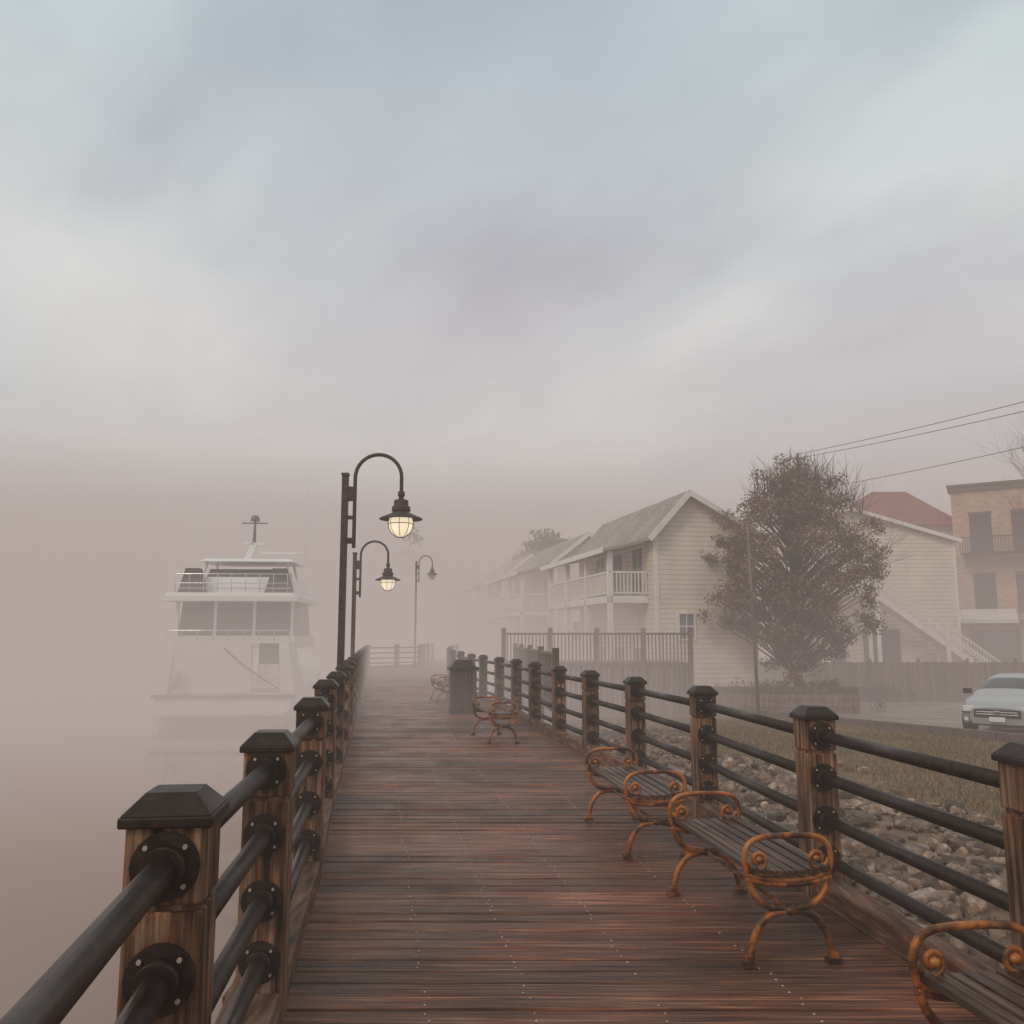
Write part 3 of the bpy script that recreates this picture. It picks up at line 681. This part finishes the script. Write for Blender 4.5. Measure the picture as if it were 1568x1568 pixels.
# ---------------------------------------------------------------- boat
e=empty('motor_yacht',(-12.2,38.0,0),R(4)); h=MB()
st=[(0,2.85,2.55,-.95),(.5,2.95,2.6,-.9),(5,3.0,2.6,-.6),(9,2.8,2.2,-.2),(12.5,2.1,1.3,.2),(15,1.0,.4,.6),(16.2,.05,.02,.8)]
rings=[[(-wd,y,zd),(-wd*.99,y,zd-.35),(-ww,y,-2.2),(-ww*.6,y,-2.9),(ww*.6,y,-2.9),(ww,y,-2.2),(wd*.99,y,zd-.35),(wd,y,zd)] for y,wd,ww,zd in st]
k=8; h.add([p for r in rings for p in r],[])
for i in range(len(rings)-1):
    for j in range(k):
        h.f.append([i*k+j,i*k+(j+1)%k,(i+1)*k+(j+1)%k,(i+1)*k+j]); h.m.append(0); h.s.append(j in(1,2,4,5))
h.f.append(list(range(k))[::-1]); h.m.append(0); h.s.append(False)
h.obj('hull',[M_gel],e)
b=MB()
b.bx(-2.98,2.98,-.12,.1,-1.1,-.95,1)
b.bx(-2.7,2.7,-.95,-.12,-1.75,-1.62,0)
b.box((-.7,.35,.15),(3.6,.3,2.1),0,top=.96)
for sg in(-1,1):
    b.add([(sg*2.95,.0,-.95),(sg*2.35,.0,-.95),(sg*2.2,.2,1.2),(sg*2.6,.2,1.2),(sg*2.98,2.4,-.8),(sg*2.35,2.4,-.8),(sg*2.2,1.6,1.2),(sg*2.66,1.6,1.2)],[(0,1,2,3),(7,6,5,4),(0,3,7,4),(1,5,6,2),(3,2,6,7),(0,4,5,1)],0)
b.box((1.65,.9,-.3),(.9,.2,1.2),0); b.bx(1.2,2.1,1.02,1.1,.3,1.2,2)
for i in range(5): b.bx(1.2,2.1,.35+i*.2,.6+i*.2,-1.1+i*.38,-1.0+i*.38,0)
b.bx(-2.75,2.7,.2,.55,1.2,1.32,0)
b.box((0,4.2,2.2),(5.0,5.4,1.7),2,top=.94)
for X in(-2.5,-.85,.85,2.5): b.box((X,1.45,2.1),(.12,.12,1.9),0)
b.box((0,4.2,1.25),(5.35,6,.55),0)
b.box((0,3.6,3.12),(5.75,6.6,.22),0)
b.box((0,3.4,3.3),(5.5,6.2,.16),0,top=.97)
b.box((0,4.2,3.75),(5.1,5,.8),0,top=.93); b.box((0,1.0,3.6),(4.9,.08,.05),3)
b.box((-1.9,1.5,3.95),(1.1,.9,1.1),4,top=.55); b.box((1.9,1.4,3.9),(1.2,.9,1.2),4,top=.5)
b.box((0,4.5,4.35),(3.6,3,.5),2,top=.9)
for X in(-2,2): 
    b.beam((X,3,4.1),(X*.92,3.4,4.95),.1,.1,0); b.beam((X,5.6,4.1),(X*.92,5.2,4.95),.1,.1,0)
b.box((.1,4.3,5.0),(4.3,3.2,.14),0,top=.9)
for X in np.linspace(-2.4,2.4,9): b.tube([(X,.55,3.4),(X,.55,4.2)],.02,6,3)
b.tube([(-2.4,.55,4.2),(2.4,.55,4.2)],.025,6,3); b.tube([(-2.4,.55,3.8),(2.4,.55,3.8)],.018,6,3)
for X in np.linspace(-2.6,2.6,9): b.tube([(X,.35,1.3),(X,.35,1.75)],.02,6,3)
b.tube([(-2.6,.35,1.75),(2.6,.35,1.75)],.025,6,3)
b.beam((-.2,4.2,5.05),(.1,4.2,5.9),.3,.3,0); b.box((.1,4.2,5.9),(1.0,.3,.1),0); b.box((1.5,4.2,5.45),(2.2,.25,.12),0)
b.tube([(1.5,4.2,5.0),(1.5,4.2,5.45)],.06,6,0)
b.tube([(.1,4.2,5.9),(.1,4.2,7.0)],[.09,.05],8,1); b.box((.1,4.2,6.9),(1.2,.06,.06),1); b.lathe([(0,.3),(.15,.26),(.22,.12),(.22,0),(0,0)],(.1,4.2,7.0),12,1)
b.tube([(2.6,3.5,4.8),(2.7,3.5,9.6)],[.02,.008],5,0); b.tube([(-2.2,3.5,4.8),(-2.3,3.5,7.4)],[.015,.007],5,0)
b.tube([(-.1,.18,1.0),(.6,0,.4),(1.5,-.1,-.2),(2.3,-.15,-.7)],.03,5,4)
for X in(-2.0,): b.lathe([(0,.45),(.15,.38),(.2,0),(.15,-.38),(0,-.45)],(X,-.1,-.3),12,3)
b.obj('superstructure',[M_gel,M_navy,M_bglass,M_chrome,M_canvas],e,bevel=.03)

# ---------------------------------------------------------------- camera
cd=bpy.data.cameras.new('camera'); cd.sensor_width=36; cd.lens=31.0; cd.clip_end=6000; cd.clip_start=.05
co=bpy.data.objects.new('camera',cd); co.location=(0,0,1.48); co.rotation_euler=(R(90+8.05),0,0); S.collection.objects.link(co); S.camera=co
